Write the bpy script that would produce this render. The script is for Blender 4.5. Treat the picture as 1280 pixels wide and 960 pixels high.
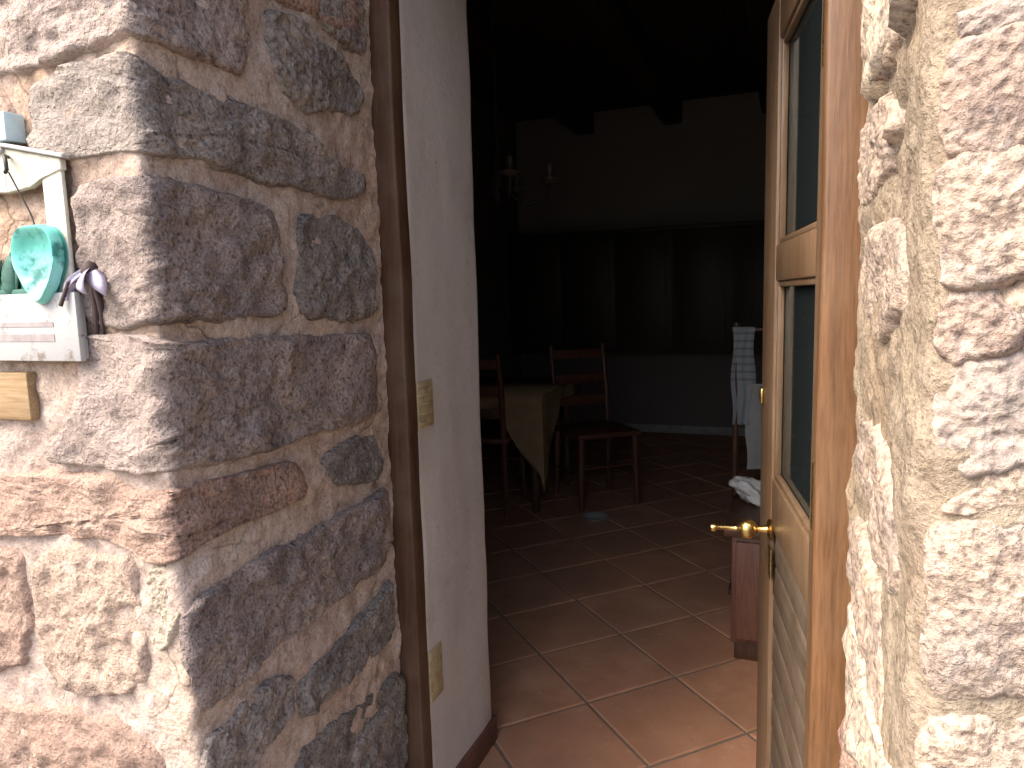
import bpy, bmesh, math, random
from mathutils import Vector, Matrix, noise
R = math.radians
for o in list(bpy.data.objects): bpy.data.objects.remove(o)
scene = bpy.context.scene
COL = scene.collection
random.seed(7)

# ------------------------------------------------------------------ camera
CAM = Vector((0, 0, 1.30)); FPX = 880.0
YAW, PITCH, ROLL = R(21.5), R(7.0), R(1.6)
fw = Vector((-math.sin(YAW)*math.cos(PITCH), math.cos(YAW)*math.cos(PITCH), -math.sin(PITCH)))
rt0 = Vector((math.cos(YAW), math.sin(YAW), 0)); up0 = rt0.cross(fw)
rt = rt0*math.cos(ROLL) - up0*math.sin(ROLL); up = up0*math.cos(ROLL) + rt0*math.sin(ROLL)
cam_d = bpy.data.cameras.new('camera'); cam = bpy.data.objects.new('camera', cam_d); COL.objects.link(cam)
M = Matrix((rt, up, -fw)).transposed().to_4x4(); M.translation = CAM
cam.matrix_world = M
cam_d.sensor_width = 36; cam_d.lens = 36*FPX/1280; cam_d.clip_start = 0.02; cam_d.clip_end = 2000
scene.camera = cam

# ------------------------------------------------------------------ world, sun, exposure
SUN_AZ, SUN_EL = R(42), R(50)        # azimuth measured from the wall's normal towards the left
w = bpy.data.worlds.new('World'); scene.world = w; w.use_nodes = True
nt = w.node_tree; nt.nodes.clear()
sky = nt.nodes.new('ShaderNodeTexSky'); sky.sky_type = 'NISHITA'; sky.sun_disc = False
sky.sun_elevation = SUN_EL; sky.sun_rotation = R(180)+SUN_AZ
sky.air_density = 1.0; sky.dust_density = 5.0
bg = nt.nodes.new('ShaderNodeBackground'); bg.inputs[1].default_value = 0.15
wo = nt.nodes.new('ShaderNodeOutputWorld')
nt.links.new(sky.outputs[0], bg.inputs[0]); nt.links.new(bg.outputs[0], wo.inputs[0])
sd = bpy.data.lights.new('sun', 'SUN'); sd.energy = 1.15; sd.angle = R(34); sd.color = (1, .90, .75)
sun = bpy.data.objects.new('sun', sd); COL.objects.link(sun)
to_sun = Vector((-math.sin(SUN_AZ)*math.cos(SUN_EL), -math.cos(SUN_AZ)*math.cos(SUN_EL), math.sin(SUN_EL)))
sun.rotation_euler = to_sun.to_track_quat('Z', 'Y').to_euler(); sun.location = (-3, -4, 6)
scene.view_settings.view_transform = 'Standard'; scene.view_settings.look = 'None'
scene.view_settings.exposure = 1.9; scene.view_settings.gamma = 1; scene.view_settings.use_curve_mapping = False

# ------------------------------------------------------------------ pixel helpers
def ray(px, py): return fw*FPX + rt*(px-640) - up*(py-480)
def hitX(px, py, X): d = ray(px, py); return CAM + d*((X-CAM.x)/d.x)
def hitY(px, py, Y): d = ray(px, py); return CAM + d*((Y-CAM.y)/d.y)
def hitZ(px, py, Z): d = ray(px, py); return CAM + d*((Z-CAM.z)/d.z)

D = 1.36                                        # plane of the door frame
XL = hitY(485, 480, D).x                        # stone reveal beside the frame, left
F = hitX(205, 480, XL).y                        # outer face of the wall
DR = 1.02                                       # the frame's right post stands nearer: the doorway cuts obliquely through the wall
XR = hitY(1066, 480, DR).x                       # right end of the frame
FR = F*DR/D
XRO = hitY(1150, 480, FR).x                      # outer right corner
BACK = 6.6; INNER = D + 0.42
CEIL = hitY(760, 138, BACK).z
TOP = 3.6; HEAD = 2.90                                     # underside of the unseen outer lintel, raised to let more sun and sky in
LEFT = hitY(648, 300, BACK).x; RIGHT = 1.7

# ------------------------------------------------------------------ mesh helpers
def link(name, me, mat=None, parent=None, **props):
    o = bpy.data.objects.new(name, me); COL.objects.link(o)
    if mat is not None and me is not None and not me.materials: me.materials.append(mat)
    if parent is not None: o.parent = parent
    for k, v in props.items(): o[k] = v
    return o
def empty(name, loc, label, cat, group=None, rz=0):
    o = bpy.data.objects.new(name, None); COL.objects.link(o); o.location = loc; o.rotation_euler.z = rz
    o.empty_display_size = .1; o['label'] = label; o['category'] = cat
    if group: o['group'] = group
    return o
def bm_mesh(bm, name, smooth=False, angle=None):
    bmesh.ops.recalc_face_normals(bm, faces=bm.faces[:])
    me = bpy.data.meshes.new(name); bm.to_mesh(me); bm.free()
    if smooth:
        me.shade_smooth()
        if angle: me.set_sharp_from_angle(angle=angle)
    return me
def add_box(bm, lo, hi, bev=0.0, seg=2, mat=None):
    r = bmesh.ops.create_cube(bm, size=1)
    vs = r['verts']; lo = Vector(lo); hi = Vector(hi)
    for v in vs:
        v.co = Vector(((lo[i]+hi[i])/2 + v.co[i]*(hi[i]-lo[i])) for i in range(3))
    if bev > 0:
        es = list({e for v in vs for e in v.link_edges})
        rr = bmesh.ops.bevel(bm, geom=es, offset=bev, segments=seg, affect='EDGES', profile=.5)
        vs = list({v for f in rr['faces'] for v in f.verts} | {v for v in vs if v.is_valid})
    if mat is not None:
        for v in vs: v.co = mat @ v.co
    return vs
def box(name, lo, hi, mat, parent=None, bev=0.003, **props):
    bm = bmesh.new(); add_box(bm, lo, hi, bev)
    return link(name, bm_mesh(bm, name, bev > 0, R(35)), mat, parent, **props)
def add_tube(bm, pts, rad, seg=12, cap=True):
    pts = [Vector(p) for p in pts]; n = len(pts)
    rads = rad if isinstance(rad, (list, tuple)) else [rad]*n
    rings = []; prev = None
    for i, p in enumerate(pts):
        t = (pts[min(i+1, n-1)] - pts[max(i-1, 0)]).normalized()
        a = prev if prev is not None else (Vector((0, 0, 1)) if abs(t.z) < .9 else Vector((1, 0, 0)))
        x = a - t*a.dot(t); x.normalize(); y = t.cross(x); prev = x
        rings.append([bm.verts.new(p + (x*math.cos(2*math.pi*k/seg) + y*math.sin(2*math.pi*k/seg))*rads[i]) for k in range(seg)])
    for a, b in zip(rings, rings[1:]):
        for k in range(seg): bm.faces.new((a[k], a[(k+1) % seg], b[(k+1) % seg], b[k]))
    if cap: bm.faces.new(rings[0][::-1]); bm.faces.new(rings[-1])
def tube(name, pts, rad, mat, parent=None, seg=12, **props):
    bm = bmesh.new(); add_tube(bm, pts, rad, seg)
    return link(name, bm_mesh(bm, name, True, R(50)), mat, parent, **props)
def add_lathe(bm, prof, seg=24, mat=None):
    rings = []
    for r, z in prof:
        if r < 1e-5: rings.append([bm.verts.new((0, 0, z))])
        else: rings.append([bm.verts.new((r*math.cos(2*math.pi*k/seg), r*math.sin(2*math.pi*k/seg), z)) for k in range(seg)])
    for a, b in zip(rings, rings[1:]):
        for k in range(seg):
            k2 = (k+1) % seg
            f = [a[k % len(a)], a[k2 % len(a)], b[k2 % len(b)], b[k % len(b)]]
            f = list(dict.fromkeys(f))
            if len(f) > 2: bm.faces.new(f)
    if mat is not None:
        for rg in rings:
            for v in rg: v.co = mat @ v.co
def lathe(name, prof, mat, parent=None, seg=24, tf=None, **props):
    bm = bmesh.new(); add_lathe(bm, prof, seg, tf)
    return link(name, bm_mesh(bm, name, True, R(50)), mat, parent, **props)
def fbm(p, oct=4, H=.9): return noise.fractal(p, H, 2.1, oct)
def sstep(a, b, x): t = max(0, min(1, (x-a)/(b-a))); return t*t*(3-2*t)

# ------------------------------------------------------------------ materials
class NT:
    def __init__(s, name):
        s.m = bpy.data.materials.new(name); s.m.use_nodes = True; s.t = s.m.node_tree
        s.b = s.t.nodes['Principled BSDF']; s.tc = s.n('ShaderNodeTexCoord'); s.dv = s.tc.outputs['Object']
    def n(s, typ, **kw):
        nd = s.t.nodes.new(typ)
        for k, v in kw.items(): setattr(nd, k, v)
        return nd
    def l(s, a, b): s.t.links.new(a, b)
    def mapping(s, scale=(1, 1, 1), coord='Object', rot=(0, 0, 0)):
        mp = s.n('ShaderNodeMapping'); mp.inputs['Scale'].default_value = scale; mp.inputs['Rotation'].default_value = rot
        s.l(s.tc.outputs[coord], mp.inputs[0]); return mp.outputs[0]
    def noise(s, scale, detail=4, rough=.6, vec=None, dist=0):
        nd = s.n('ShaderNodeTexNoise'); nd.inputs['Scale'].default_value = scale; nd.inputs['Detail'].default_value = detail
        nd.inputs['Roughness'].default_value = rough; nd.inputs['Distortion'].default_value = dist
        s.l(vec if vec is not None else s.dv, nd.inputs['Vector']); return nd.outputs['Fac']
    def voronoi(s, scale, vec=None, feature='F1', out='Distance'):
        nd = s.n('ShaderNodeTexVoronoi', feature=feature); nd.inputs['Scale'].default_value = scale
        s.l(vec if vec is not None else s.dv, nd.inputs['Vector']); return nd.outputs[out]
    def ramp(s, fac, stops):
        nd = s.n('ShaderNodeValToRGB'); cr = nd.color_ramp
        while len(cr.elements) < len(stops): cr.elements.new(.5)
        for e, (p, c) in zip(cr.elements, stops):
            e.position = p; e.color = (*c, 1) if len(c) == 3 else c
        s.l(fac, nd.inputs[0]); return nd.outputs[0]
    def mix(s, fac, a, b, mode='MIX'):
        nd = s.n('ShaderNodeMix', data_type='RGBA', blend_type=mode)
        for sock, v in ((nd.inputs[0], fac), (nd.inputs[6], a), (nd.inputs[7], b)):
            if isinstance(v, (int, float)): sock.default_value = v
            elif isinstance(v, tuple): sock.default_value = (*v, 1) if len(v) == 3 else v
            else: s.l(v, sock)
        return nd.outputs[2]
    def math(s, op, a, b=0.0):
        nd = s.n('ShaderNodeMath', operation=op)
        for sock, v in ((nd.inputs[0], a), (nd.inputs[1], b)):
            if isinstance(v, (int, float)): sock.default_value = v
            else: s.l(v, sock)
        return nd.outputs[0]
    def bump(s, h, strength=.5, dist=.005, prev=None):
        nd = s.n('ShaderNodeBump'); nd.inputs['Strength'].default_value = strength; nd.inputs['Distance'].default_value = dist
        s.l(h, nd.inputs['Height'])
        if prev is not None: s.l(prev, nd.inputs['Normal'])
        return nd.outputs[0]
    def done(s, color=None, rough=.6, normal=None, metal=0, spec=.4):
        if color is not None:
            if isinstance(color, tuple): s.b.inputs['Base Color'].default_value = (*color, 1)
            else: s.l(color, s.b.inputs['Base Color'])
        if isinstance(rough, (int, float)): s.b.inputs['Roughness'].default_value = rough
        else: s.l(rough, s.b.inputs['Roughness'])
        s.b.inputs['Metallic'].default_value = metal; s.b.inputs['Specular IOR Level'].default_value = spec
        if normal is not None: s.l(normal, s.b.inputs['Normal'])
        return s.m

def stone_material(name='rough_stone', k=1.0):
    s = NT(name)
    oi = s.n('ShaderNodeObjectInfo'); base = oi.outputs['Color']
    # every stone has its own grain: coarser or finer, and a different patch of it
    sc = s.n('ShaderNodeVectorMath', operation='SCALE'); s.l(s.tc.outputs['Object'], sc.inputs[0])
    s.l(s.math('ADD', s.math('MULTIPLY', oi.outputs['Random'], .85), .65), sc.inputs['Scale'])
    ad = s.n('ShaderNodeVectorMath', operation='ADD'); s.l(sc.outputs[0], ad.inputs[0]); cb = s.n('ShaderNodeCombineXYZ')
    s.l(s.math('MULTIPLY', oi.outputs['Random'], 53.0), cb.inputs[0]); s.l(cb.outputs[0], ad.inputs[1]); s.dv = ad.outputs[0]
    n1 = s.noise(9, 5, .65); n2 = s.noise(34, 6, .7); n3 = s.noise(150, 3, .6); n4 = s.noise(5, 4, .6, dist=.6)
    c = s.mix(s.ramp(n1, [(.36, (0, 0, 0)), (.66, (1, 1, 1))]), s.mix(1.0, base, (.82, .79, .80), 'MULTIPLY'), s.mix(1.0, base, (1.3, 1.2, 1.1), 'MULTIPLY'))
    c = s.mix(s.ramp(n4, [(.55, (0, 0, 0)), (.75, (.6, .6, .6))]), c, s.mix(.65, base, (.40, .33, .27)))          # ochre crust
    c = s.mix(s.ramp(n2, [(.53, (0, 0, 0)), (.72, (.6, .6, .6))]), c, (.38, .35, .33))                        # pale lichen flecks
    c = s.mix(s.ramp(n2, [(.30, (.6, .6, .6)), (.44, (0, 0, 0))]), c, s.mix(1.0, base, (.25, .25, .28), 'MULTIPLY'))                    # dark pits
    c = s.mix(s.ramp(n3, [(.35, (.6, .6, .6)), (.55, (0, 0, 0))]), c, s.mix(1.0, c, (.45, .44, .46), 'MULTIPLY'))
    at = s.n('ShaderNodeAttribute', attribute_name='sunlit_weather')
    sunlit_crust = s.math('MULTIPLY', at.outputs['Fac'], s.ramp(s.noise(11, 5, .7), [(.30, (.35, .35, .35)), (.55, (.85, .85, .85))]))
    c = s.mix(sunlit_crust, c, s.mix(.65, (.46, .38, .32), s.mix(1.0, base, (1.32, 1.25, 1.2), 'MULTIPLY')))  # pale crust that also paints sunlit brightness into the outer faces
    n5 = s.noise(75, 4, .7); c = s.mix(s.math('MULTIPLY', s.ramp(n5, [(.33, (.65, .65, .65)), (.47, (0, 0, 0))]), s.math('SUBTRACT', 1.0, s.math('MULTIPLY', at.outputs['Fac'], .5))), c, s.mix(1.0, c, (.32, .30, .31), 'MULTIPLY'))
    c = s.mix(s.ramp(n5, [(.56, (0, 0, 0)), (.70, (.5, .5, .5))]), c, s.mix(1.0, c, (1.5, 1.45, 1.4), 'MULTIPLY'))
    b = s.bump(n2, .9*k, .012); b = s.bump(n5, .8*k, .006, b); b = s.bump(n3, .8*k, .004, b); b = s.bump(s.voronoi(90), .4*k, .004, b)
    return s.done(c, .93, b, spec=.15)
def mortar_material(name='lime_mortar', tint=(1, 1, 1)):
    s = NT(name)
    n1 = s.noise(4.5, 4, .6); n2 = s.noise(28, 5, .65); n3 = s.noise(210, 3, .7); n4 = s.noise(2.2, 3, .5)
    c = s.ramp(n1, [(.3, (.42, .325, .28)), (.5, (.47, .385, .335)), (.7, (.50, .40, .325))])
    c = s.mix(s.ramp(n4, [(.5, (0, 0, 0)), (.72, (.55, .55, .55))]), c, (.40, .245, .15))
    c = s.mix(s.ramp(n2, [(.32, (.55, .55, .55)), (.5, (0, 0, 0))]), c, s.mix(1.0, c, (.5, .46, .45), 'MULTIPLY'))
    c = s.mix(s.ramp(n3, [(.36, (.5, .5, .5)), (.55, (0, 0, 0))]), c, s.mix(1.0, c, (.5, .48, .48), 'MULTIPLY'))
    c = s.mix(s.ramp(n2, [(.56, (0, 0, 0)), (.75, (.5, .5, .5))]), c, (.5, .43, .36))
    n6 = s.noise(85, 5, .7)
    c = s.mix(s.ramp(n6, [(.34, (.65, .65, .65)), (.47, (0, 0, 0))]), c, s.mix(1.0, c, (.5, .46, .45), 'MULTIPLY'))
    c = s.mix(s.ramp(n6, [(.55, (0, 0, 0)), (.7, (.6, .6, .6))]), c, s.mix(1.0, c, (1.3, 1.27, 1.22), 'MULTIPLY'))
    c = s.mix(1.0, c, tint, 'MULTIPLY')
    wn = s.n('ShaderNodeTexNoise'); wn.inputs['Scale'].default_value = 7; wn.inputs['Detail'].default_value = 5; s.l(s.dv, wn.inputs['Vector'])
    wa = s.n('ShaderNodeVectorMath', operation='MULTIPLY_ADD'); s.l(wn.outputs['Color'], wa.inputs[0]); wa.inputs[1].default_value = (.12, .12, .12); s.l(s.dv, wa.inputs[2])
    ck = s.voronoi(5.5, wa.outputs[0], 'DISTANCE_TO_EDGE'); ckm = s.math('MULTIPLY', s.ramp(ck, [(.0, (1, 1, 1)), (.018, (0, 0, 0))]), s.ramp(n1, [(.48, (0, 0, 0)), (.58, (.8, .8, .8))]))
    c = s.mix(ckm, c, s.mix(1.0, c, (.35, .32, .31), 'MULTIPLY'))
    b = s.bump(n2, .8, .010); b = s.bump(n6, .8, .005, b); b = s.bump(n3, .6, .002, b)
    return s.done(c, .95, b, spec=.1)
def wood_material(name, dark, light, wear=None, axis='z', rough=.5, spec=.4, wearamt=.5, fine=1.0):
    s = NT(name)
    sc = {'z': (14, 14, .9), 'x': (.9, 14, 14), 'y': (14, .9, 14)}[axis]
    v = s.mapping(sc); n = s.noise(3, 6, .65, v, .8)
    sc2 = tuple(k*5 for k in sc); v2 = s.mapping(sc2); n2 = s.noise(4, 4, .6, v2)
    c = s.ramp(n, [(.3, dark), (.7, light)])
    c = s.mix(s.ramp(n2, [(.35, (.6, .6, .6)), (.55, (0, 0, 0))]), c, s.mix(1.0, c, (.55, .5, .46), 'MULTIPLY'))
    if wear:
        n3 = s.noise(7, 6, .7); c = s.mix(s.math('MULTIPLY', s.ramp(n3, [(.42, (0, 0, 0)), (.62, (1, 1, 1))]), wearamt), c, wear)
    b = s.bump(n2, .35*fine, .0015); b = s.bump(n, .25, .002, b)
    return s.done(c, s.math('ADD', s.math('MULTIPLY', n2, .3), rough-.15), b, spec=spec)
def plain(name, col, rough=.5, metal=0, var=.25, scale=20, bump=.2, spec=.4):
    s = NT(name); n = s.noise(scale, 5, .6); n2 = s.noise(scale*6, 3, .6)
    c = s.mix(s.ramp(n, [(.35, (1, 1, 1)), (.65, (0, 0, 0))]), col, tuple(k*(1-var) for k in col))
    return s.done(c, s.math('ADD', s.math('MULTIPLY', n2, .25), max(0.02, rough-.12)), s.bump(n2, bump, .002), metal, spec)
def plaster_material():
    s = NT('white_plaster')
    n1 = s.noise(3, 4, .6); n2 = s.noise(30, 5, .6); n3 = s.noise(120, 3, .6)
    c = s.ramp(n1, [(.35, (.44, .40, .375)), (.65, (.52, .48, .45))])
    c = s.mix(s.ramp(n2, [(.62, (0, 0, 0)), (.78, (.5, .5, .5))]), c, (.36, .31, .27))
    n4 = s.noise(8, 6, .75); c = s.mix(s.ramp(n4, [(.55, (0, 0, 0)), (.72, (.55, .55, .55))]), c, (.34, .30, .27))
    n5 = s.noise(3, 4, .6, s.mapping((6, 6, 40))); c = s.mix(s.ramp(n5, [(.64, (0, 0, 0)), (.72, (.45, .45, .45))]), c, (.29, .255, .23))
    c = s.mix(s.ramp(s.noise(60, 3, .6), [(.70, (0, 0, 0)), (.76, (.8, .8, .8))]), c, (.17, .14, .13))
    bp = s.bump(n4, .3, .004); bp = s.bump(n2, .35, .004, bp); bp = s.bump(n3, .25, .0015, bp)
    return s.done(c, .9, bp, spec=.15)
def tile_material():
    s = NT('terracotta_tile'); oi = s.n('ShaderNodeObjectInfo')
    n1 = s.noise(5, 5, .6); n2 = s.noise(40, 4, .6)
    # each tile fired a little differently
    ad = s.n('ShaderNodeVectorMath', operation='ADD'); s.l(s.tc.outputs['Object'], ad.inputs[0])
    cb = s.n('ShaderNodeCombineXYZ'); s.l(s.math('MULTIPLY', oi.outputs['Random'], 37.0), cb.inputs[0]); s.l(cb.outputs[0], ad.inputs[1])
    n1 = s.noise(6, 5, .6, ad.outputs[0])
    c = s.ramp(n1, [(.3, (.32, .155, .088)), (.5, (.42, .215, .128)), (.7, (.49, .275, .175))])
    c = s.mix(s.math('MULTIPLY', oi.outputs['Random'], .65), c, (.34, .165, .095))
    c = s.mix(s.ramp(n2, [(.58, (0, 0, 0)), (.75, (.4, .4, .4))]), c, (.30, .15, .09))
    geo = s.n('ShaderNodeNewGeometry'); nw = s.noise(2.2, 5, .65, geo.outputs['Position']); c = s.mix(s.ramp(nw, [(.45, (0, 0, 0)), (.68, (.6, .6, .6))]), c, (.24, .14, .095))
    nd_ = s.noise(26, 4, .7, geo.outputs['Position']); c = s.mix(s.ramp(nd_, [(.62, (0, 0, 0)), (.72, (.55, .55, .55))]), c, (.50, .34, .24))
    return s.done(c, s.math('ADD', s.math('MULTIPLY', n2, .25), .48), s.bump(n2, .3, .0015), spec=.3)

MS = stone_material(); MS2 = stone_material('weathered_smooth_stone', .5); MM = mortar_material(); MM2 = mortar_material('ochre_grey_mortar', (.66, .66, .575))
M_FRAME = wood_material('varnished_frame_wood', (.085, .040, .018), (.17, .085, .038), (.16, .10, .06), rough=.42, wearamt=.25)
M_FRAMEL = wood_material('weathered_frame_wood', (.045, .020, .010), (.10, .048, .024), (.11, .07, .045), rough=.6, wearamt=.5)
M_DOOR = wood_material('honey_door_wood', (.105, .060, .032), (.185, .115, .066), (.165, .125, .09), rough=.4, wearamt=.3)
M_PLANK = wood_material('weathered_plank_wood', (.058, .038, .025), (.115, .08, .056), (.13, .108, .084), axis='x', rough=.75, spec=.15, wearamt=.45)
M_DARKW = wood_material('dark_brown_wood', (.045, .022, .013), (.11, .05, .028), None, rough=.4)
M_REDW = wood_material('red_brown_wood', (.16, .06, .036), (.30, .125, .075), None, rough=.38)
M_CHAIR = wood_material('reddish_chair_wood', (.075, .028, .018), (.14, .055, .034), None, rough=.4)
M_CABW = wood_material('brown_cabinet_wood', (.10, .042, .028), (.19, .085, .055), None, rough=.45)
M_CUP = wood_material('blackened_cupboard_wood', (.030, .019, .014), (.050, .031, .022), None, rough=.5)
M_CEIL = wood_material('smoked_ceiling_wood', (.035, .022, .015), (.075, .045, .03), None, axis='y', rough=.7)
M_PLASTER = plaster_material(); M_TILE = tile_material()
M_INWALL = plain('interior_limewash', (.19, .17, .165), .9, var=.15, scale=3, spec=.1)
M_GROUT = plain('cement_grout', (.215, .175, .14), .9, var=.35, scale=14, spec=.1)
M_SKIRT = plain('brown_skirting_tile', (.13, .06, .045), .45, var=.3, scale=14)
M_BRASS = plain('worn_brass', (.72, .50, .20), .28, 1.0, var=.3, scale=60, bump=.1)
M_IRON = plain('black_iron', (.035, .03, .027), .55, 0, scale=50)
M_WHITEP = plain('chalk_white_paint', (.62, .60, .50), .7, var=.3, scale=26, spec=.2)
M_CLOTHY = plain('tan_cloth', (.33, .225, .125), .95, var=.2, scale=12, spec=.05)
M_WHITEC = plain('white_cotton', (.55, .54, .53), .95, var=.12, scale=25, spec=.05)
M_CERAM = plain('white_glaze', (.42, .40, .37), .2, var=.05)
M_BOTTLE = plain('dark_green_glass', (.012, .02, .014), .12, var=.1)
M_GROUND = plain('trodden_ground', (.21, .18, .15), .95, var=.3, scale=2.5, bump=.6, spec=.1)
M_ROOF = plain('clay_roof', (.32, .15, .09), .85, var=.35, scale=9)

# ================================================================== the setting
gm = bpy.data.meshes.new('ground'); bm = bmesh.new()
bmesh.ops.create_grid(bm, x_segments=40, y_segments=40, size=400)
link('ground', bm_mesh(bm, 'ground'), M_GROUND, None, kind='structure').location.z = -.17

# floor of the room: a grout bed, diagonal terracotta tiles lying on it
fl = box('floor', (LEFT-.02, D-.04, -.16), (RIGHT+.02, BACK+.02, -.006), M_GROUT, None, 0, kind='structure')
o0 = hitZ(733, 874, 0); o1 = hitZ(846, 849, 0); o2 = hitZ(780, 792, 0)
TS = ((o1-o0).length + (o2-o1).length)/2; TS = min(max(TS, .33), .40)
ea = Vector((math.cos(R(45)), math.sin(R(45)), 0)); eb = Vector((-math.sin(R(45)), math.cos(R(45)), 0))
org = (o1 + (o0 + ea*TS))/2
def clip(poly, ax, val, sgn):
    out = []
    for i, p in enumerate(poly):
        q = poly[(i+1) % len(poly)]; a = (p[ax]-val)*sgn; b = (q[ax]-val)*sgn
        if a >= 0: out.append(p)
        if a*b < 0: out.append(p + (q-p)*(a/(a-b)))
    return out
def tile_mesh(poly, c):
    bm = bmesh.new(); n = len(poly)
    top = [p-c for p in poly]
    ctr = sum(top, Vector())/n
    r0 = [bm.verts.new(p + Vector((0, 0, -.012))) for p in top]
    r1 = [bm.verts.new(p + Vector((0, 0, -.003))) for p in top]
    r2 = [bm.verts.new(p + (ctr-p).normalized()*.006) for p in top]
    for a, b in ((r0, r1), (r1, r2)):
        for k in range(n): bm.faces.new((a[k], a[(k+1) % n], b[(k+1) % n], b[k]))
    bm.faces.new(r2); bm.faces.new(r0[::-1])
    return bm_mesh(bm, 'tile')
full = None; gr = .0045
for i in range(-20, 21):
    for j in range(-20, 21):
        c = org + ea*((i+.5)*TS) + eb*((j+.5)*TS); hs = TS/2-gr
        c.z = 0
        poly = [c - ea*hs - eb*hs, c + ea*hs - eb*hs, c + ea*hs + eb*hs, c - ea*hs + eb*hs]
        cl = poly
        for ax, val, sg in ((0, LEFT, 1), (0, RIGHT, -1), (1, D+.10, 1), (1, BACK, -1)): cl = clip(cl, ax, val, sg) if cl else cl
        # tiles only inside the doorway or the room
        if cl and all((q.x < XL+.03 or q.x > XR+.05) and q.y < INNER+.001 for q in cl): continue
        if len(cl) < 3: continue
        area = abs(sum(cl[k].x*cl[(k+1) % len(cl)].y - cl[(k+1) % len(cl)].x*cl[k].y for k in range(len(cl))))/2
        if area < .004: continue
        if len(cl) == 4 and abs(area - (2*hs)**2) < 1e-5:
            if full is None: full = tile_mesh(poly, c); full.materials.append(M_TILE)
            me = full
        else: me = tile_mesh(cl, c)
        o = link('tile', me, M_TILE, fl); o.location = c + Vector((0, 0, random.uniform(-.0008, .0008)))
        o.rotation_euler = (random.uniform(-.003, .003), random.uniform(-.003, .003), 0)

# ================================================================== the house
house = empty('stone_house', (0, F, -.17), 'rough stone house with thick mortared walls around an open wooden door', 'house')
HI = house.matrix_world.copy(); HOFF = Vector((0, F, -.17))
def hp(o):
    if o.parent is house: o.matrix_parent_inverse = Matrix.Translation(-HOFF)
    return o      # keep world coordinates under the house

class Unfold:
    """s<0 runs along the outer face away from the corner, s>0 into the reveal; h is height off the wall"""
    def __init__(u, C, fd, rd, r):
        u.C = Vector(C); u.fd = Vector(fd); u.rd = Vector(rd).normalized(); u.r = r
        u.fn = Vector((u.fd.y, -u.fd.x)); u.fn = u.fn if u.fn.y < 0 else -u.fn; n = Vector((-u.rd.y, u.rd.x)); 
        u.rn = n if n.dot(u.fd) < 0 else -n
    def xyz(u, s, z, h):
        r = u.r; a = r                                     # arc blended over |s|<a
        if s <= -a: p = u.C + u.fd*(-s); n = u.fn
        elif s >= a: p = u.C + u.rd*s; n = u.rn
        else:
            t = (s+a)/(2*a); p0 = u.C + u.fd*a; p2 = u.C + u.rd*a
            p = p0*(1-t)**2 + u.C*(2*t*(1-t)) + p2*t*t
            n = (u.fn*(1-t) + u.rn*t).normalized()
        q = p + n*h; return Vector((q.x, q.y, z))
    def front(u, px, py):
        p = hitY(px, py, u.C.y); return ((u.C.x-p.x)*(1 if u.fd.x < 0 else -1)*-1, p.z)
    def reveal(u, px, py):
        d = ray(px, py); n3 = Vector((u.rn.x, u.rn.y, 0)); c3 = Vector((u.C.x, u.C.y, 0))
        p = CAM + d*((c3-CAM).dot(n3)/d.dot(n3))
        return ((Vector((p.x, p.y))-u.C).dot(u.rd), p.z)
UL = Unfold((XL, F), (-1, 0), (0, 1), .016)
UR = Unfold((XRO, FR), (1, 0), (XR-XRO, DR-FR), .035)

def spacing(stops):
    out = []
    for (a, b, st) in stops:
        n = max(1, round((b-a)/st)); out += [a+(b-a)*k/n for k in range(n)]
    out.append(stops[-1][1]); return out
def mortar_sheet(U, ss, zs, seed):
    off = Vector((seed*13.1, seed*7.7, 3.3)); verts = []; faces = []
    for z in zs:
        for s in ss:
            p = Vector((s, z, 0)) + off
            h = .008*fbm(p*6, 3) + .0055*fbm(p*30, 4) - .004
            verts.append(U.xyz(s, z, h))
    n = len(ss)
    for j in range(len(zs)-1):
        for i in range(n-1): faces.append((j*n+i, j*n+i+1, (j+1)*n+i+1, (j+1)*n+i))
    me = bpy.data.meshes.new('mortar'); me.from_pydata(verts, [], faces); me.shade_smooth()
    return me
zs = spacing([(-.2, .40, .03), (.40, 2.0, .008), (2.0, TOP+.05, .03)])
ss = spacing([(-2.0, -.50, .03), (-.50, D-F+.0, .008)])
wl = hp(link('wall', mortar_sheet(UL, ss, zs, 1), MM, house))
RD = math.hypot(XR-XRO, DR-FR)
wr = hp(link('wall', mortar_sheet(UR, spacing([(-1.9, -.40, .03), (-.40, RD, .008)]), zs, 2), MM2, house))

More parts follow.
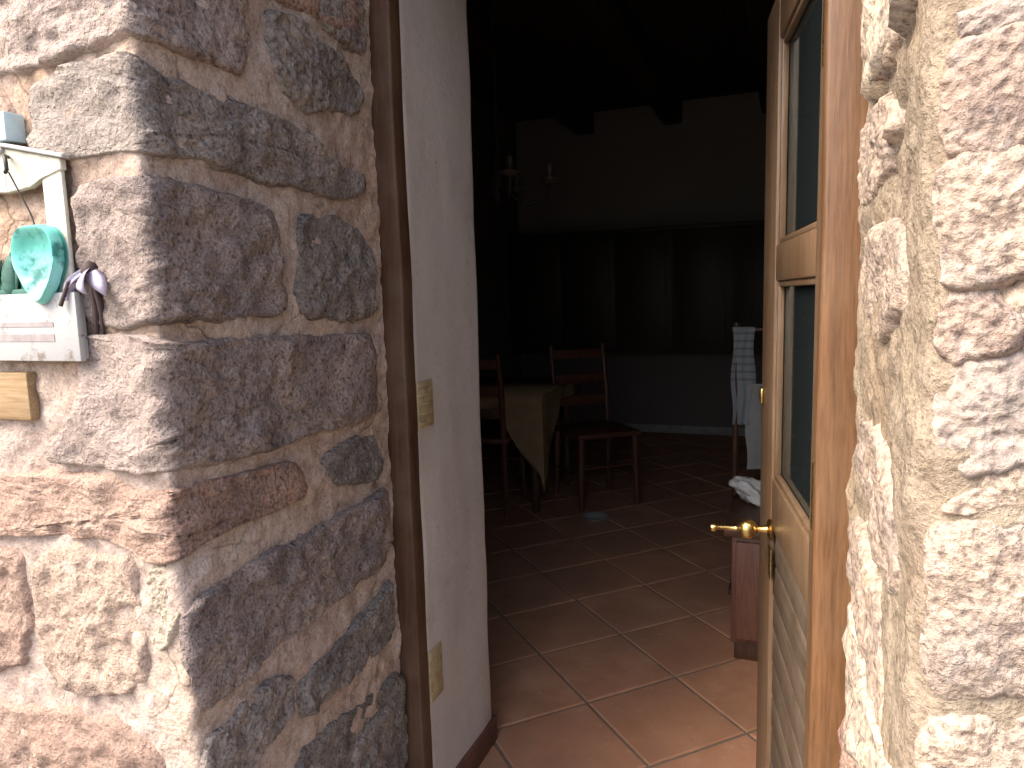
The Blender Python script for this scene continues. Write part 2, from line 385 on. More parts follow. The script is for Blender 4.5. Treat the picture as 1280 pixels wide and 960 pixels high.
def chaikin(p, it=2):
    for _ in range(it):
        q = []
        for i in range(len(p)):
            a = p[i]; b = p[(i+1) % len(p)]; q += [a*.75+b*.25, a*.25+b*.75]
        p = q
    return p
def resample(p, n):
    L = [0]
    for i in range(len(p)): L.append(L[-1] + (p[(i+1) % len(p)]-p[i]).length)
    out = []; j = 0
    for k in range(n):
        t = L[-1]*k/n
        while L[j+1] < t: j += 1
        f = (t-L[j])/max(1e-9, L[j+1]-L[j]); out.append(p[j].lerp(p[(j+1) % len(p)], f))
    return out
scount = 0
def stone(U, poly, parent, color, proud=.012, rough=.010, n=110, rings=26, name='stone', soft=1.0, grow=.009):
    global scount; scount += 1
    off = Vector((scount*5.13, scount*3.71, scount*1.9))
    p = [Vector(q) for q in poly]
    q_ = []
    for a_, b_ in zip(p, p[1:]+p[:1]):                    # ease the corners only a little
        l_ = min(.3, .014/max(1e-6, (b_-a_).length)); q_ += [a_.lerp(b_, l_), b_.lerp(a_, l_)]
    p = resample(q_, n)
    c = sum(p, Vector((0, 0)))/n
    size = sum((q-c).length for q in p)/n
    p = [q + (q-c).normalized()*(grow + .009*fbm(Vector((q.x, q.y, 0))*22+off, 4)) for q in p]
    proud *= .75; rough *= 1.0
    if size < .04: proud *= .7; rough *= .7
    verts = []; faces = []; sunlit_wth = []
    def hgt(q, e):
        P = Vector((q.x, q.y, 0)) + off
        base = -.012 + (proud+.012)*sstep(0, (.014 + .009*noise.noise(P*20))*soft, e)
        rr = rough*(1.1*fbm(P*9, 3) + .75*fbm(P*30, 4)) + .0025*fbm(P*110, 2)
        rd = -abs(noise.noise(P*14+Vector((4, 4, 4))))*rough*.9
        rel = (rr+rd)*sstep(.0, .014, e)
        return base + (max(rel, -.011) if e > .02 else rel)
    for k in range(rings):
        t = 1 - (k/(rings-1))**1.0*.985
        for q in p:
            x = c + (q-c)*t; e = (1-t)*(q-c).length
            verts.append(U.xyz(x.x, x.y, hgt(x, e))); sunlit_wth.append((.2 if U is UR else .9)*(1-sstep(-.03, .012, x.x + .012*fbm(Vector((x.x, x.y, 0))*30+off, 3))))  # outer faces weighted paler than the reveal, sunlight put into their colour
    for k in range(rings-1):
        for i in range(n): faces.append((k*n+i, k*n+(i+1) % n, (k+1)*n+(i+1) % n, (k+1)*n+i))
    faces.append(tuple((rings-1)*n+i for i in range(n)))
    me = bpy.data.meshes.new(name); me.from_pydata(verts, [], faces)
    me.attributes.new('sunlit_weather', 'FLOAT', 'POINT').data.foreach_set('value', sunlit_wth)
    bm = bmesh.new(); bm.from_mesh(me); bmesh.ops.recalc_face_normals(bm, faces=bm.faces[:]); bm.to_mesh(me); bm.free()
    me.shade_smooth()
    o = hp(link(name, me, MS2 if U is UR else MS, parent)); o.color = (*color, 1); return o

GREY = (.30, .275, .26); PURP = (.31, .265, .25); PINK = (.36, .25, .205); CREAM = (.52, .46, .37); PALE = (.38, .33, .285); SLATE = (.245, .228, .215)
f = lambda U, l: [U.front(*q) for q in l]
r = lambda U, l: [U.reveal(*q) for q in l]
L_ = UL
traced_left = [
 # quoins wrapping the arris
 (f(L_, [(-60,-60),(150,-60)]) + r(L_, [(200,-60),(305,-60),(308,20),(305,88),(290,95),(262,78),(215,62),(180,50)]) + f(L_, [(150,45),(95,68),(40,90),(-60,100)]), PURP, .013),
 (f(L_, [(37,164),(39,109),(78,86),(150,60)]) + r(L_, [(195,93),(242,105),(297,125),(352,148),(391,172),(422,207),(455,219),(453,246),(422,250),(371,236),(332,230),(305,215),(250,200),(190,195)]) + f(L_, [(140,191),(86,203),(50,191)]), GREY, .012),
 (f(L_, [(98,330),(94,232),(130,222),(168,217)]) + r(L_, [(219,222),(273,240),(322,250),(344,270),(350,330),(356,375),(350,392),(300,398),(220,402)]) + f(L_, [(180,408),(150,411),(108,406)]), PURP, .014),
 (f(L_, [(80,535),(100,505),(105,421),(144,417),(184,421)]) + r(L_, [(219,428),(280,424),(376,418),(464,416),(468,447),(474,513),(455,528),(385,544),(306,570),(245,587),(226,588)]) + f(L_, [(184,592),(149,587),(74,579),(62,565)]), PURP, .016),
 (f(L_, [(-80,590),(87,592),(144,600),(188,612)]) + r(L_, [(226,612),(262,600),(324,587),(367,574),(380,596),(385,614),(354,636),(280,662),(245,688),(222,702)]) + f(L_, [(192,705),(144,678),(65,668),(-80,668)]), PINK, .012),
 (f(L_, [(184,752),(188,711),(205,708)]) + r(L_, [(222,712),(226,750),(222,800)]) + f(L_, [(206,810),(194,805)]), CREAM, .010),
 # reveal
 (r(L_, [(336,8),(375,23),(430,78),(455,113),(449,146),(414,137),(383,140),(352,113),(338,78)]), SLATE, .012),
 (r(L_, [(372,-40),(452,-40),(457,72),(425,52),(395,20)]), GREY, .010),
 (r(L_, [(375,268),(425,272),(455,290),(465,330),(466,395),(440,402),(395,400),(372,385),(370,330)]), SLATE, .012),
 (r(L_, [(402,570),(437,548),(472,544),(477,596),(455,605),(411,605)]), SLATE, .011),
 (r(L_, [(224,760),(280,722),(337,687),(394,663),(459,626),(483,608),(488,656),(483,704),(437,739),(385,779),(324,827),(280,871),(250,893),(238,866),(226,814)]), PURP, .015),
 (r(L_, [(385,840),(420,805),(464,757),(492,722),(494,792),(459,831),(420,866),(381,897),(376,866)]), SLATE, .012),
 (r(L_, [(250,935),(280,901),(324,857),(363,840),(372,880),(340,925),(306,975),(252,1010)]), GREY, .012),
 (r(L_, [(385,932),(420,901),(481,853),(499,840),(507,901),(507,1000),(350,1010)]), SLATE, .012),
 # outer face
 (f(L_, [(50,688),(109,682),(168,702),(175,748),(182,805),(190,850),(150,868),(70,858),(50,790),(46,735)]), (.40, .31, .255), .011),
 (f(L_, [(-70,686),(26,688),(32,740),(30,835),(-70,845)]), PINK, .010),
 (f(L_, [(-70,875),(60,884),(115,892),(160,905),(205,945),(212,1030),(-70,1030)]), PINK, .011),
 (f(L_, [(-70,120),(0,118),(18,150),(20,240),(-70,250)]), PINK, .010),
]
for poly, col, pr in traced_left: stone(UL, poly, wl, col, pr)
R_ = UR
traced_right = [
 (r(R_, [(1078,-40),(1112,-40),(1122,30),(1108,95),(1088,110),(1078,60)]), PALE, .010),
 (r(R_, [(1084,150),(1106,120),(1118,150),(1104,215),(1086,262),(1078,240),(1078,180)]), PALE, .011),
 (r(R_, [(1082,300),(1112,275),(1128,300),(1128,380),(1114,420),(1088,420),(1080,360)]), PALE, .012),
 (r(R_, [(1078,520),(1092,530),(1112,570),(1120,640),(1122,735),(1110,740),(1090,650),(1074,590)]), PALE, .010),
 (r(R_, [(1066,650),(1076,665),(1094,760),(1102,870),(1104,1000),(1062,1000),(1062,800)]), PALE, .010),
 (f(R_, [(1168,15),(1200,8),(1300,-20),(1300,30),(1220,42),(1172,55)]), GREY, .014),
 (f(R_, [(1165,80),(1200,50),(1245,38),(1320,55),(1320,172),(1240,180),(1190,195),(1165,193),(1160,140)]), PINK, .022),
 (f(R_, [(1152,232),(1190,205),(1240,188),(1320,182),(1320,300),(1270,345),(1200,350),(1154,345),(1148,290)]), PALE, .016),
 (f(R_, [(1160,362),(1210,354),(1255,360),(1262,420),(1240,445),(1170,448),(1156,420)]), PINK, .012),
 (f(R_, [(1270,355),(1340,330),(1340,470),(1275,440)]), PALE, .012),
 (f(R_, [(1156,455),(1200,458),(1330,452),(1330,580),(1220,585),(1170,575),(1152,530)]), GREY, .016),
 (f(R_, [(1175,632),(1215,608),(1280,596),(1330,600),(1330,622),(1240,640),(1190,645)]), PALE, .010),
 (f(R_, [(1146,670),(1190,652),(1330,630),(1330,870),(1240,876),(1170,870),(1146,845),(1140,760)]), PALE, .016),
 (f(R_, [(1140,905),(1200,890),(1330,890),(1330,1010),(1140,1010)]), PALE, .014),
]
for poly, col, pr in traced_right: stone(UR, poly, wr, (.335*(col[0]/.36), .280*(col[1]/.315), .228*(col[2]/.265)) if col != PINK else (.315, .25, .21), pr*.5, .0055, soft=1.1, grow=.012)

# the courses that run on beyond the picture
cols = [GREY, PURP, PINK, PALE, SLATE, CREAM]
def fill(U, parent, s0, s1, z0, z1, rnd):
    z = z0
    while z < z1-.05:
        hgt = min(rnd.uniform(.15, .25), z1-z)
        s = s0
        while s < s1-.06:
            wd = min(rnd.uniform(.22, .46), s1-s)
            if s1-s-wd < .1: wd = s1-s
            a, b, c, d = s+.012, s+wd-.012, z+.012, z+hgt-.012
            J = lambda: rnd.uniform(-.012, .012)
            poly = [(a+J(), c+J()), ((a+b)/2, c+J()), (b+J(), c+J()), (b+J(), (c+d)/2), (b+J(), d+J()), ((a+b)/2, d+J()), (a+J(), d+J()), (a+J(), (c+d)/2)]
            stone(U, poly, parent, rnd.choice(cols), .012, .009, 40, 9)
            s += wd
        z += hgt
rn = random.Random(3)
zlo = L_.front(100, 1030)[1]; zhi = L_.front(60, -62)[1]; sl = L_.front(-75, 480)[0]
zb = L_.reveal(350, 1012)[1]; zl2 = min(zlo, zb)
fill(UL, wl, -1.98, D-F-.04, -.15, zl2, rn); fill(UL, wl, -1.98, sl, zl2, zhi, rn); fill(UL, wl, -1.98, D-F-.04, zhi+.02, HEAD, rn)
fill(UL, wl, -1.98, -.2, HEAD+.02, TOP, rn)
zr = R_.front(1240, 1015)[1]; sr = R_.front(1335, 480)[0]; zrh = R_.front(1240, -45)[1]
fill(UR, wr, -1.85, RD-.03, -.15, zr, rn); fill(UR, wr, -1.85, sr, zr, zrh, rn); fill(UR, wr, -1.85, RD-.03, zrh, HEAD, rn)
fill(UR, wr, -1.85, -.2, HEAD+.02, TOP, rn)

# core of the walls, plastered inside, and what carries on over the door
def core(lo, hi, name='plaster_wall', mat=None): return hp(box(name, lo, hi, mat or M_PLASTER, house, 0))
PLX = XL + .042                                   # plaster of the inner reveal
bm = bmesh.new()                                 # left jamb: plaster wall with a slightly soft, uneven edge
add_box(bm, (XL-2.0, F+.03, -.15), (XL-.03, D-.002, TOP))
j = hp(link('wall_core', bm_mesh(bm, 'wall_core'), MM, house))
core((XRO+.06, FR+.03, -.15), (XRO+1.9, DR-.002, TOP), 'wall_core', MM)
def plaster_jamb(lo, hi, name):
    bm = bmesh.new(); add_box(bm, lo, hi, .012, 3)
    bmesh.ops.subdivide_edges(bm, edges=[e for e in bm.edges if e.calc_length() > .2], cuts=40, use_grid_fill=True)
    for v in bm.verts: v.co += Vector((.004*fbm(v.co*5, 3), .004*fbm(v.co*5+Vector((9, 1, 2)), 3), 0))
    return hp(link(name, bm_mesh(bm, name, True, R(40)), M_PLASTER, house))
plaster_jamb((LEFT-.3, D+.048, -.1), (PLX, INNER, TOP-.05), 'plaster_jamb')
plaster_jamb((XR+.02, DR+.075, -.1), (RIGHT+.3, INNER, TOP-.05), 'plaster_jamb')
def prism(name, quad, z0, z1, mat, cuts=0, amp=0, bev=0):
    bm = bmesh.new(); a = [bm.verts.new((x, y, z0)) for x, y in quad]; b = [bm.verts.new((x, y, z1)) for x, y in quad]
    bm.faces.new(a[::-1]); bm.faces.new(b)
    for k in range(4): bm.faces.new((a[k], a[(k+1) % 4], b[(k+1) % 4], b[k]))
    if bev: bmesh.ops.bevel(bm, geom=bm.edges[:], offset=bev, segments=2, affect='EDGES')
    if cuts:
        bmesh.ops.subdivide_edges(bm, edges=[e for e in bm.edges if e.calc_length() > .15], cuts=cuts, use_grid_fill=True)
        for v in bm.verts: v.co += Vector((0, 1, 1))*amp*fbm(v.co*14, 4)
    return hp(link(name, bm_mesh(bm, name, bool(bev), R(40)), mat, house))
UTD = Vector((XL-XRO, F-FR)).normalized(); UTL = math.hypot(XL-XRO, F-FR)
def obl(t, y):                                    # a point on the oblique line from the left to the right outer corner, y deeper
    return (XL + (XRO-XL)*t, F + (FR-F)*t + y)
prism('wall_core', [obl(-.05, .03), obl(1.08, .03), (XRO+.08, INNER-.01), (XL-.04, INNER-.01)], HEAD+.24, TOP, MM)
lt = prism('lintel', [obl(-.18, -.012), obl(1.16, -.012), obl(1.16, .66), obl(-.18, .68)], HEAD, HEAD+.22, MS, 24, .006, .02); lt.color = (*PALE, 1)
UT = Unfold((XRO, FR), UTD, (0, 1), .01)
wt = hp(link('wall', mortar_sheet(UT, spacing([(-UTL-.02, -.002, .03)]), spacing([(HEAD+.22, TOP+.05, .03)]), 5), MM, house))
fill(UT, wt, -UTL, -.04, HEAD+.23, TOP, rn)
prism('plaster_soffit', [(PLX-.02, D+.05), (XR+.04, DR+.05), (XR+.04, INNER-.012), (PLX-.02, INNER-.012)], HEAD-.01, TOP-.05, M_PLASTER)
# side and back walls, ceiling, beams, roof
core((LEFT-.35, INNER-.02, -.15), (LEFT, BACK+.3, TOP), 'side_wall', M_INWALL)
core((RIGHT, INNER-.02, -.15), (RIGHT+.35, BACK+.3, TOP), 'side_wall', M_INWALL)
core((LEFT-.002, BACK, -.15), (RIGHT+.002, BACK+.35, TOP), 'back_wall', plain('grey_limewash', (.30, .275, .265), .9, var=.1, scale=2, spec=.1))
core((LEFT-.36, F+.5, TOP-.01), (RIGHT+.36, BACK+.36, TOP+.07), 'roof_slab', M_CEIL)
ce = hp(box('ceiling', (LEFT-.01, INNER-.03, CEIL+.03), (RIGHT+.01, BACK+.01, TOP-.02), M_CEIL, house, 0))
nb = 18; bw = (RIGHT-LEFT)/nb
for k in range(nb):
    hp(box('board', (LEFT+k*bw+.003, INNER-.01, CEIL), (LEFT+(k+1)*bw-.003, BACK-.002, CEIL+.032), M_CEIL, ce, .003))
bc = hitY(842, 140, BACK).x
for k in range(-3, 3):
    x = bc + k*.82
    if LEFT+.15 < x < RIGHT-.15:
        bm = bmesh.new(); add_box(bm, (x-.085, INNER-.02, CEIL-.19), (x+.085, BACK+.05, CEIL+.01), .02, 2)
        bmesh.ops.subdivide_edges(bm, edges=[e for e in bm.edges if e.calc_length() > 1], cuts=30)
        for v in bm.verts: v.co += Vector((.02*noise.noise(v.co*.9), 0, .015*noise.noise(v.co*1.3)))
        hp(link('beam', bm_mesh(bm, 'beam', True, R(40)), M_CEIL, ce))
bm = bmesh.new()
y0, y1, x0, x1 = FR-.05, BACK+.5, XL-2.1, RIGHT+.5
vs = [bm.verts.new(p) for p in ((x0, y0, TOP+.02), (x1, y0, TOP+.02), (x1, 3.3, TOP+.9), (x0, 3.3, TOP+.9), (x0, y1, TOP+.02), (x1, y1, TOP+.02),
                               (x0, y0, TOP+.12), (x1, y0, TOP+.12), (x1, 3.3, TOP+1.02), (x0, 3.3, TOP+1.02), (x0, y1, TOP+.12), (x1, y1, TOP+.12))]
for q in ((0, 1, 2, 3), (3, 2, 5, 4), (6, 7, 8, 9), (9, 8, 11, 10), (0, 1, 7, 6), (4, 5, 11, 10), (0, 3, 9, 6), (3, 4, 10, 9), (1, 2, 8, 7), (2, 5, 11, 8)): bm.faces.new([vs[k] for k in q])
hp(link('roof', bm_mesh(bm, 'roof'), M_ROOF, house))
# skirting and threshold
hp(box('skirting', (PLX-.004, D+.052, -.004), (PLX+.011, INNER+.010, .075), M_SKIRT, house, .003))
hp(box('skirting', (LEFT+.1, INNER-.002, -.004), (PLX-.006, INNER+.011, .074), M_SKIRT, house, .003))
hp(box('threshold', (XL-.01, F+.02, -.168), (XRO+.02, D+.098, -.004), plain('worn_threshold_stone', (.26, .22, .18), .85, scale=12, bump=.5), house, .012))
# two small cream plates screwed to the inner jamb
M_PLATE = plain('cream_plate_paint', (.42, .33, .19), .6, var=.35, scale=60)
for (x0_, y0_), (x1_, y1_), ns in (((514, 480), (541, 530), 5), ((533, 818), (553, 862), 3)):
    a = hitX(x0_, y0_, PLX); b = hitX(x1_, y1_, PLX); ya, yb = max(min(a.y, b.y), D+.053), max(a.y, b.y)
    pt = hp(box('jamb_plate', (PLX-.008, ya, min(a.z, b.z)), (PLX+.0035, yb, max(a.z, b.z)), M_PLATE, house, .001))
    for k in range(ns):
        zc = min(a.z, b.z) + (k+.5)*abs(a.z-b.z)/ns; hp(box('rib', (PLX+.002, ya+.003, zc-.002), (PLX+.006, yb-.003, zc+.002), M_PLATE, pt, .0008))
# door frame
fr = prism('door_frame', [(XL+.002, D), (XR-.002, DR), (XR-.002, DR+.06), (XL+.002, D+.06)], HEAD-.075, HEAD+.002, M_FRAME, bev=.004)
def post(lo, hi, mat):
    bm = bmesh.new(); add_box(bm, lo, hi, .006, 3)
    bmesh.ops.subdivide_edges(bm, edges=[e for e in bm.edges if e.calc_length() > 1], cuts=50)
    for v in bm.verts: v.co += Vector((.0035*fbm(Vector((0, 0, v.co.z*3+lo[0]*9)), 2), .002*noise.noise(Vector((3, 1, v.co.z*4))), 0))
    o = hp(link('post', bm_mesh(bm, 'post', True, R(40)), mat, fr)); return o
post((XL-.012, D+.002, -.004), (PLX+.003, D+.05, HEAD-.06), M_FRAMEL)
XH = hitY(1022, 480, DR).x
post((XH, DR-.004, -.004), (XR+.018, DR+.07, HEAD-.06), M_FRAME)

# ---------------------------------------------------------------- door leaf, standing open into the room
hinge = Vector((XH+.012, DR+.075, 0))
free = hitY(952, 500, DR+.075+.66)
dirv = Vector((free.x-hinge.x, free.y-hinge.y, 0)); LW = dirv.length; dirv.normalize()
ang = math.atan2(dirv.y, dirv.x)
DM = Matrix.Translation(hinge) @ Matrix.Rotation(ang, 4, 'Z')
DMI = DM.inverted()
def leafpx(px, py):                              # where a pixel falls on the leaf's outer face: (along, height)
    d = ray(px, py); nrm = DM.to_3x3() @ Vector((0, 1, 0)); p = CAM + d*((hinge-CAM).dot(nrm)/d.dot(nrm)); q = DMI @ p; return q.x, q.z
ztop = leafpx(960, 50)[1]; zm0, zm1 = leafpx(962, 352)[1], leafpx(964, 308)[1]; zg = leafpx(965, 600)[1]
sx = leafpx(978, 480)[0]
ztop = min(max(ztop, 1.9), 2.18)
print('LEAF', LW, math.degrees(ang), 'top', ztop, 'mid', zm0, zm1, 'glass', zg, 'stile', sx, 'TS', TS, 'F', F, 'XL', XL, 'XR', XR, XRO, 'CEIL', CEIL, 'LEFT', LEFT)
TH = .042; SW = min(max(LW-sx, .09), .17)       # y=0 is the outer face (towards the camera), leaf body behind it
def dl(name, lo, hi, mat, parent, bev=.004):
    bm = bmesh.new(); add_box(bm, lo, hi, bev, 2)
    o = link(name, bm_mesh(bm, name, True, R(40)), mat, parent); return o
# the face that looks at the camera has local normal +y (leaf turned about its hinge)
bm = bmesh.new()
zb0 = .012
add_box(bm, (0, -TH, zb0), (.085, 0, ztop), .004); add_box(bm, (LW-SW, -TH, zb0), (LW, 0, ztop), .004)
for a, b in ((ztop-.10, ztop), (zm0, zm1), (zg-.11, zg), (zb0, zb0+.15)): add_box(bm, (.086, -TH+.002, a), (LW-SW-.001, -.002, b), .004)
door = link('door', bm_mesh(bm, 'door', True, R(40)), M_DOOR, house, label='honey brown glazed door leaf with grey weathered boards below, standing open')
door.matrix_parent_inverse = Matrix.Translation(-HOFF); door.matrix_basis = DM
s = NT('door_glass'); tr = s.n('ShaderNodeBsdfTransparent'); gl = s.n('ShaderNodeBsdfGlossy'); gl.inputs['Roughness'].default_value = .06
gl.inputs['Color'].default_value = (.75, .85, .88, 1); tr.inputs['Color'].default_value = (.62, .72, .74, 1)
fz = s.n('ShaderNodeFresnel'); fz.inputs['IOR'].default_value = 1.5; mx = s.n('ShaderNodeMixShader')
df = s.n('ShaderNodeBsdfDiffuse'); df.inputs['Color'].default_value = (.30, .40, .42, 1); m0 = s.n('ShaderNodeMixShader'); m0.inputs[0].default_value = .05; s.l(tr.outputs[0], m0.inputs[1]); s.l(df.outputs[0], m0.inputs[2])
s.l(fz.outputs[0], mx.inputs[0]); s.l(m0.outputs[0], mx.inputs[1]); s.l(gl.outputs[0], mx.inputs[2]); s.l(mx.outputs[0], s.t.nodes['Material Output'].inputs[0]); M_GLASS = s.m
for nm, a, b, y0_, y1_ in (('added_transom_rail', 2.19, 2.26, .006, .055), ('added_transom_pane', 2.262, HEAD-.076, .028, .034)):  # unseen transom, added and glazed to let more skylight onto the floor
    o = prism(nm, [(PLX+.004, D+y0_), (XH-.001, DR+y0_), (XH-.001, DR+y1_), (PLX+.004, D+y1_)], a, b, M_GLASS if 'pane' in nm else M_FRAME, bev=0 if 'pane' in nm else .003); o.parent = fr; o.matrix_parent_inverse = Matrix.Identity(4)
for a, b in ((zg, zm0), (zm1, ztop-.10)):
    dl('pane', (.083, -.026, a-.004), (LW-SW+.004, -.020, b+.004), M_GLASS, door, 0)
    bm = bmesh.new()
    add_box(bm, (.086, -.0195, a), (.098, -.006, b), .003); add_box(bm, (LW-SW-.012, -.0195, a), (LW-SW-.0005, -.006, b), .003)
    add_box(bm, (.0985, -.0195, a+.0005), (LW-SW-.0125, -.007, a+.012), .003); add_box(bm, (.0985, -.0195, b-.012), (LW-SW-.0125, -.007, b-.0005), .003)
    link('glazing_bead', bm_mesh(bm, 'glazing_bead', True, R(40)), M_DOOR, door)
nb = 8; z0, z1 = zb0+.15, zg-.11; bh = (z1-z0)/nb
for k in range(nb):
    dl('plank', (.08, -.030, z0+k*bh+.002), (LW-SW+.006, -.009+random.uniform(-.0015, .0015), z0+(k+1)*bh-.002), M_PLANK, door, .005)
hx, hz = leafpx(964, 662); hx = min(hx, LW-.045)
RT = Matrix.Translation((hx, 0, hz)) @ Matrix.Rotation(R(-90), 4, 'X') @ Matrix.Scale(.95, 4)           # lathe axis out of the face
lathe('handle', [(0, -.001), (.023, -.001), (.025, .003), (.02, .007), (.010, .010), (.0075, .018), (.0075, .030), (.013, .034), (.021, .041), (.0235, .052), (.021, .063),
                 (.013, .070), (.007, .074), (.0055, .082), (.0055, .118), (.008, .121), (.010, .126), (.008, .132), (.0, .135)], M_BRASS, door, 24, RT)
bm = bmesh.new(); add_box(bm, (hx-.018, .0005, hz-.11), (hx+.018, .003, hz-.04), .001)
link('key_plate', bm_mesh(bm, 'key_plate'), M_BRASS, door)
for z in (.25, 1.0, ztop-.25):
    tube('hinge_pin', [(-.004, .008, z-.05), (-.004, .008, z+.05)], .007, M_BRASS, door, 10)
# a small catch on the free stile
bm = bmesh.new(); cx, cz = leafpx(958, 498); add_box(bm, (LW-.045, .0005, cz-.018), (LW-.02, .008, cz+.018), .003)
link('catch', bm_mesh(bm, 'catch', True, R(40)), M_BRASS, door)

# ================================================================== things inside
# low cabinet behind the door
cb = hitZ(907, 826, 0); cz = hitY(905, 660, cb.y).z
print('CABINET', cb, cz)
CW, CD, CH = .62, .42, cz
cab = empty('low_cabinet', (cb.x+CW/2+.005, cb.y+CD/2, 0), 'low dark brown wooden cabinet standing behind the open door', 'cabinet')
def cbx(n, lo, hi, mat, p=cab, bev=.004): return box(n, lo, hi, mat, p, bev)
cbx('body', (-CW/2+.01, -CD/2+.01, .07), (CW/2-.01, CD/2-.01, CH-.025), M_CABW)
cbx('top', (-CW/2-.015, -CD/2-.015, CH-.025), (CW/2+.015, CD/2+.01, CH), M_DARKW)
cbx('plinth', (-CW/2+.02, -CD/2+.03, -.002), (CW/2-.02, CD/2-.02, .072), M_DARKW)
for k in (0, 1):
    a = -CW/2+.025 + k*(CW/2-.02); dr = cbx('door', (a, -CD/2-.006, .09), (a+CW/2-.035, -CD/2+.012, CH-.045), M_CABW)
    lathe('knob', [(.0, .0), (.006, .001), (.006, .01), (.012, .016), (.010, .024), (0, .027)], M_BRASS, dr, 12, Matrix.Translation((a+(CW/2-.065 if k == 0 else .03), -CD/2-.006, CH*.55)) @ Matrix.Rotation(R(90), 4, 'X'))
# crumpled white cloth on it
wc = hitZ(905, 598, CH)
bm = bmesh.new(); bmesh.ops.create_icosphere(bm, subdivisions=4, radius=1)
for v in bm.verts:
    n_ = v.co.normalized(); k = 1 + .45*fbm(n_*1.6+Vector((5, 2, 1)), 4) - .25*abs(noise.noise(n_*3.2))
    v.co = Vector((n_.x*.075*k, n_.y*.06*k, max(-.0405, n_.z*.05*k + .012*n_.x*-3)))
zmin = min(v.co.z for v in bm.verts)
for v in bm.verts: v.co.z -= zmin
o = link('crumpled_cloth', bm_mesh(bm, 'crumpled_cloth', True), M_WHITEC, None, label='crumpled white cloth lying on the low cabinet', category='cloth'); o.location = (max(wc.x, cb.x+.07), min(wc.y, cb.y+CD-.08), CH-.001)
# dark bottle on the cabinet
bt = hitZ(930, 604, CH)
o = lathe('bottle', [(0, 0), (.032, 0), (.035, .004), (.035, .12), (.030, .145), (.014, .175), (.0125, .215), (.015, .217), (.015, .228), (0, .229)], M_BOTTLE, None, 20)
o['label'] = 'dark glass bottle on the low cabinet beside the crumpled cloth'; o['category'] = 'bottle'; o.location = (cb.x+.165, cb.y+CD-.09, CH-.001)
# towel stand behind the cabinet
ty = cb.y + CD + .30; ta = hitY(902, 470, ty); tb = hitY(962, 470, ty); tz1 = hitY(925, 412, ty).z; tz2 = hitY(925, 476, ty).z; tz3 = hitY(925, 530, ty).z
sw = (tb.x-ta.x)-.02
st = empty('towel_stand', ((ta.x+tb.x)/2+.05, ty, 0), 'slim dark wooden towel stand behind the low cabinet', 'towel stand')
for sg in (-1, 1):
    tube('post', [(sg*sw/2, 0, 0), (sg*sw/2, 0, tz1+.03)], .013, M_DARKW, st)
    tube('foot', [(sg*sw/2, -.15, .014), (sg*sw/2, .15, .014)], .014, M_DARKW, st)
tube('rail', [(-sw/2-.02, 0, tz1), (sw/2+.02, 0, tz1)], .010, M_DARKW, st); tube('rail', [(-sw/2-.005, 0, .35), (sw/2+.005, 0, .35)], .010, M_DARKW, st)
s = NT('striped_towel'); sp = s.n('ShaderNodeSeparateXYZ'); s.l(s.tc.outputs['Object'], sp.inputs[0])
wv = s.math('SINE', s.math('MULTIPLY', sp.outputs[2], 190.0)); band = s.ramp(sp.outputs[2], [(.0, (0, 0, 0)), (.001, (1, 1, 1))])
c = s.mix(s.math('MULTIPLY', s.ramp(wv, [(.45, (0, 0, 0)), (.55, (1, 1, 1))]), band), (.44, .475, .50), (.30, .325, .345)); 
M_TOWEL = s.done(c, .95, s.bump(s.noise(90), .3, .002), spec=.05)
def hang(x0, x1, top, bot, y0, wav, amp):
    bm = bmesh.new(); nu, nv = 28, 30; g = []
    for j in range(nv+1):
        t = j/nv; row = []
        for i in range(nu+1):
            u = i/nu; x = x0+(x1-x0)*u + .006*math.sin(9*t+3*u); yy = y0 - amp*(.3+t)*math.sin(u*wav+1.2*math.sin(2*t))
            row.append(bm.verts.new((x, yy, top+(bot-top)*t)))
        g.append(row)
    for j in range(nv):
        for i in range(nu): bm.faces.new((g[j][i], g[j][i+1], g[j+1][i+1], g[j+1][i]))
    bmesh.ops.solidify(bm, geom=bm.faces[:], thickness=.004)
    return bm
tw = link('hanging_towel', bm_mesh(hang(-sw/2-.015, sw/2-.10, tz1-tz2+.012, tz3-tz2, -.016, 16, .006), 'hanging_towel', True), M_TOWEL, None,
          label='pale blue grey towel with faint stripes hanging on the towel stand', category='towel')
tw.location = (st.location.x, ty, tz2)
tz4 = hitY(940, 585, ty).z
t2 = link('white_towel', bm_mesh(hang(sw/2-.13, sw/2+.03, tz2-.01-tz4, 0, -.018, 9, .005), 'white_towel', True), M_WHITEC, None, label='long plain white towel hanging beside the striped one', category='towel')
t2.location = (st.location.x, ty, tz4); tube('rail', [(-sw/2-.005, 0, tz2-.015), (sw/2+.04, 0, tz2-.015)], .008, M_DARKW, st)
# table with ochre cloth
TZ = .73; tcn = hitZ(676, 494, TZ)
print('TABLE', tcn)
TW, TD = 1.2, .8
tab = empty('dining_table', (tcn.x-TW/2, tcn.y+TD/2, 0), 'wooden dining table standing under the tan cloth', 'table')
if tab.location.y+TD/2 > BACK-.3: tab.location.y = BACK-.3-TD/2
box('table_top', (-TW/2, -TD/2, TZ-.035), (TW/2, TD/2, TZ-.004), M_REDW, tab)
for a in (-1, 1):
    for b in (-1, 1):
        lathe('leg', [(0, 0), (.02, 0), (.026, .05), (.03, .30), (.024, .34), (.034, .38), (.034, .62), (.036, .765), (0, .766)], M_DARKW, tab, 14, Matrix.Translation((a*(TW/2-.07), b*(TD/2-.07), 0)) @ Matrix.Diagonal((1, 1, (TZ-.034)/.766, 1)))
box('apron', (-TW/2+.05, -TD/2+.05, TZ-.12), (TW/2-.05, -TD/2+.07, TZ-.034), M_DARKW, tab)
bm = bmesh.new()
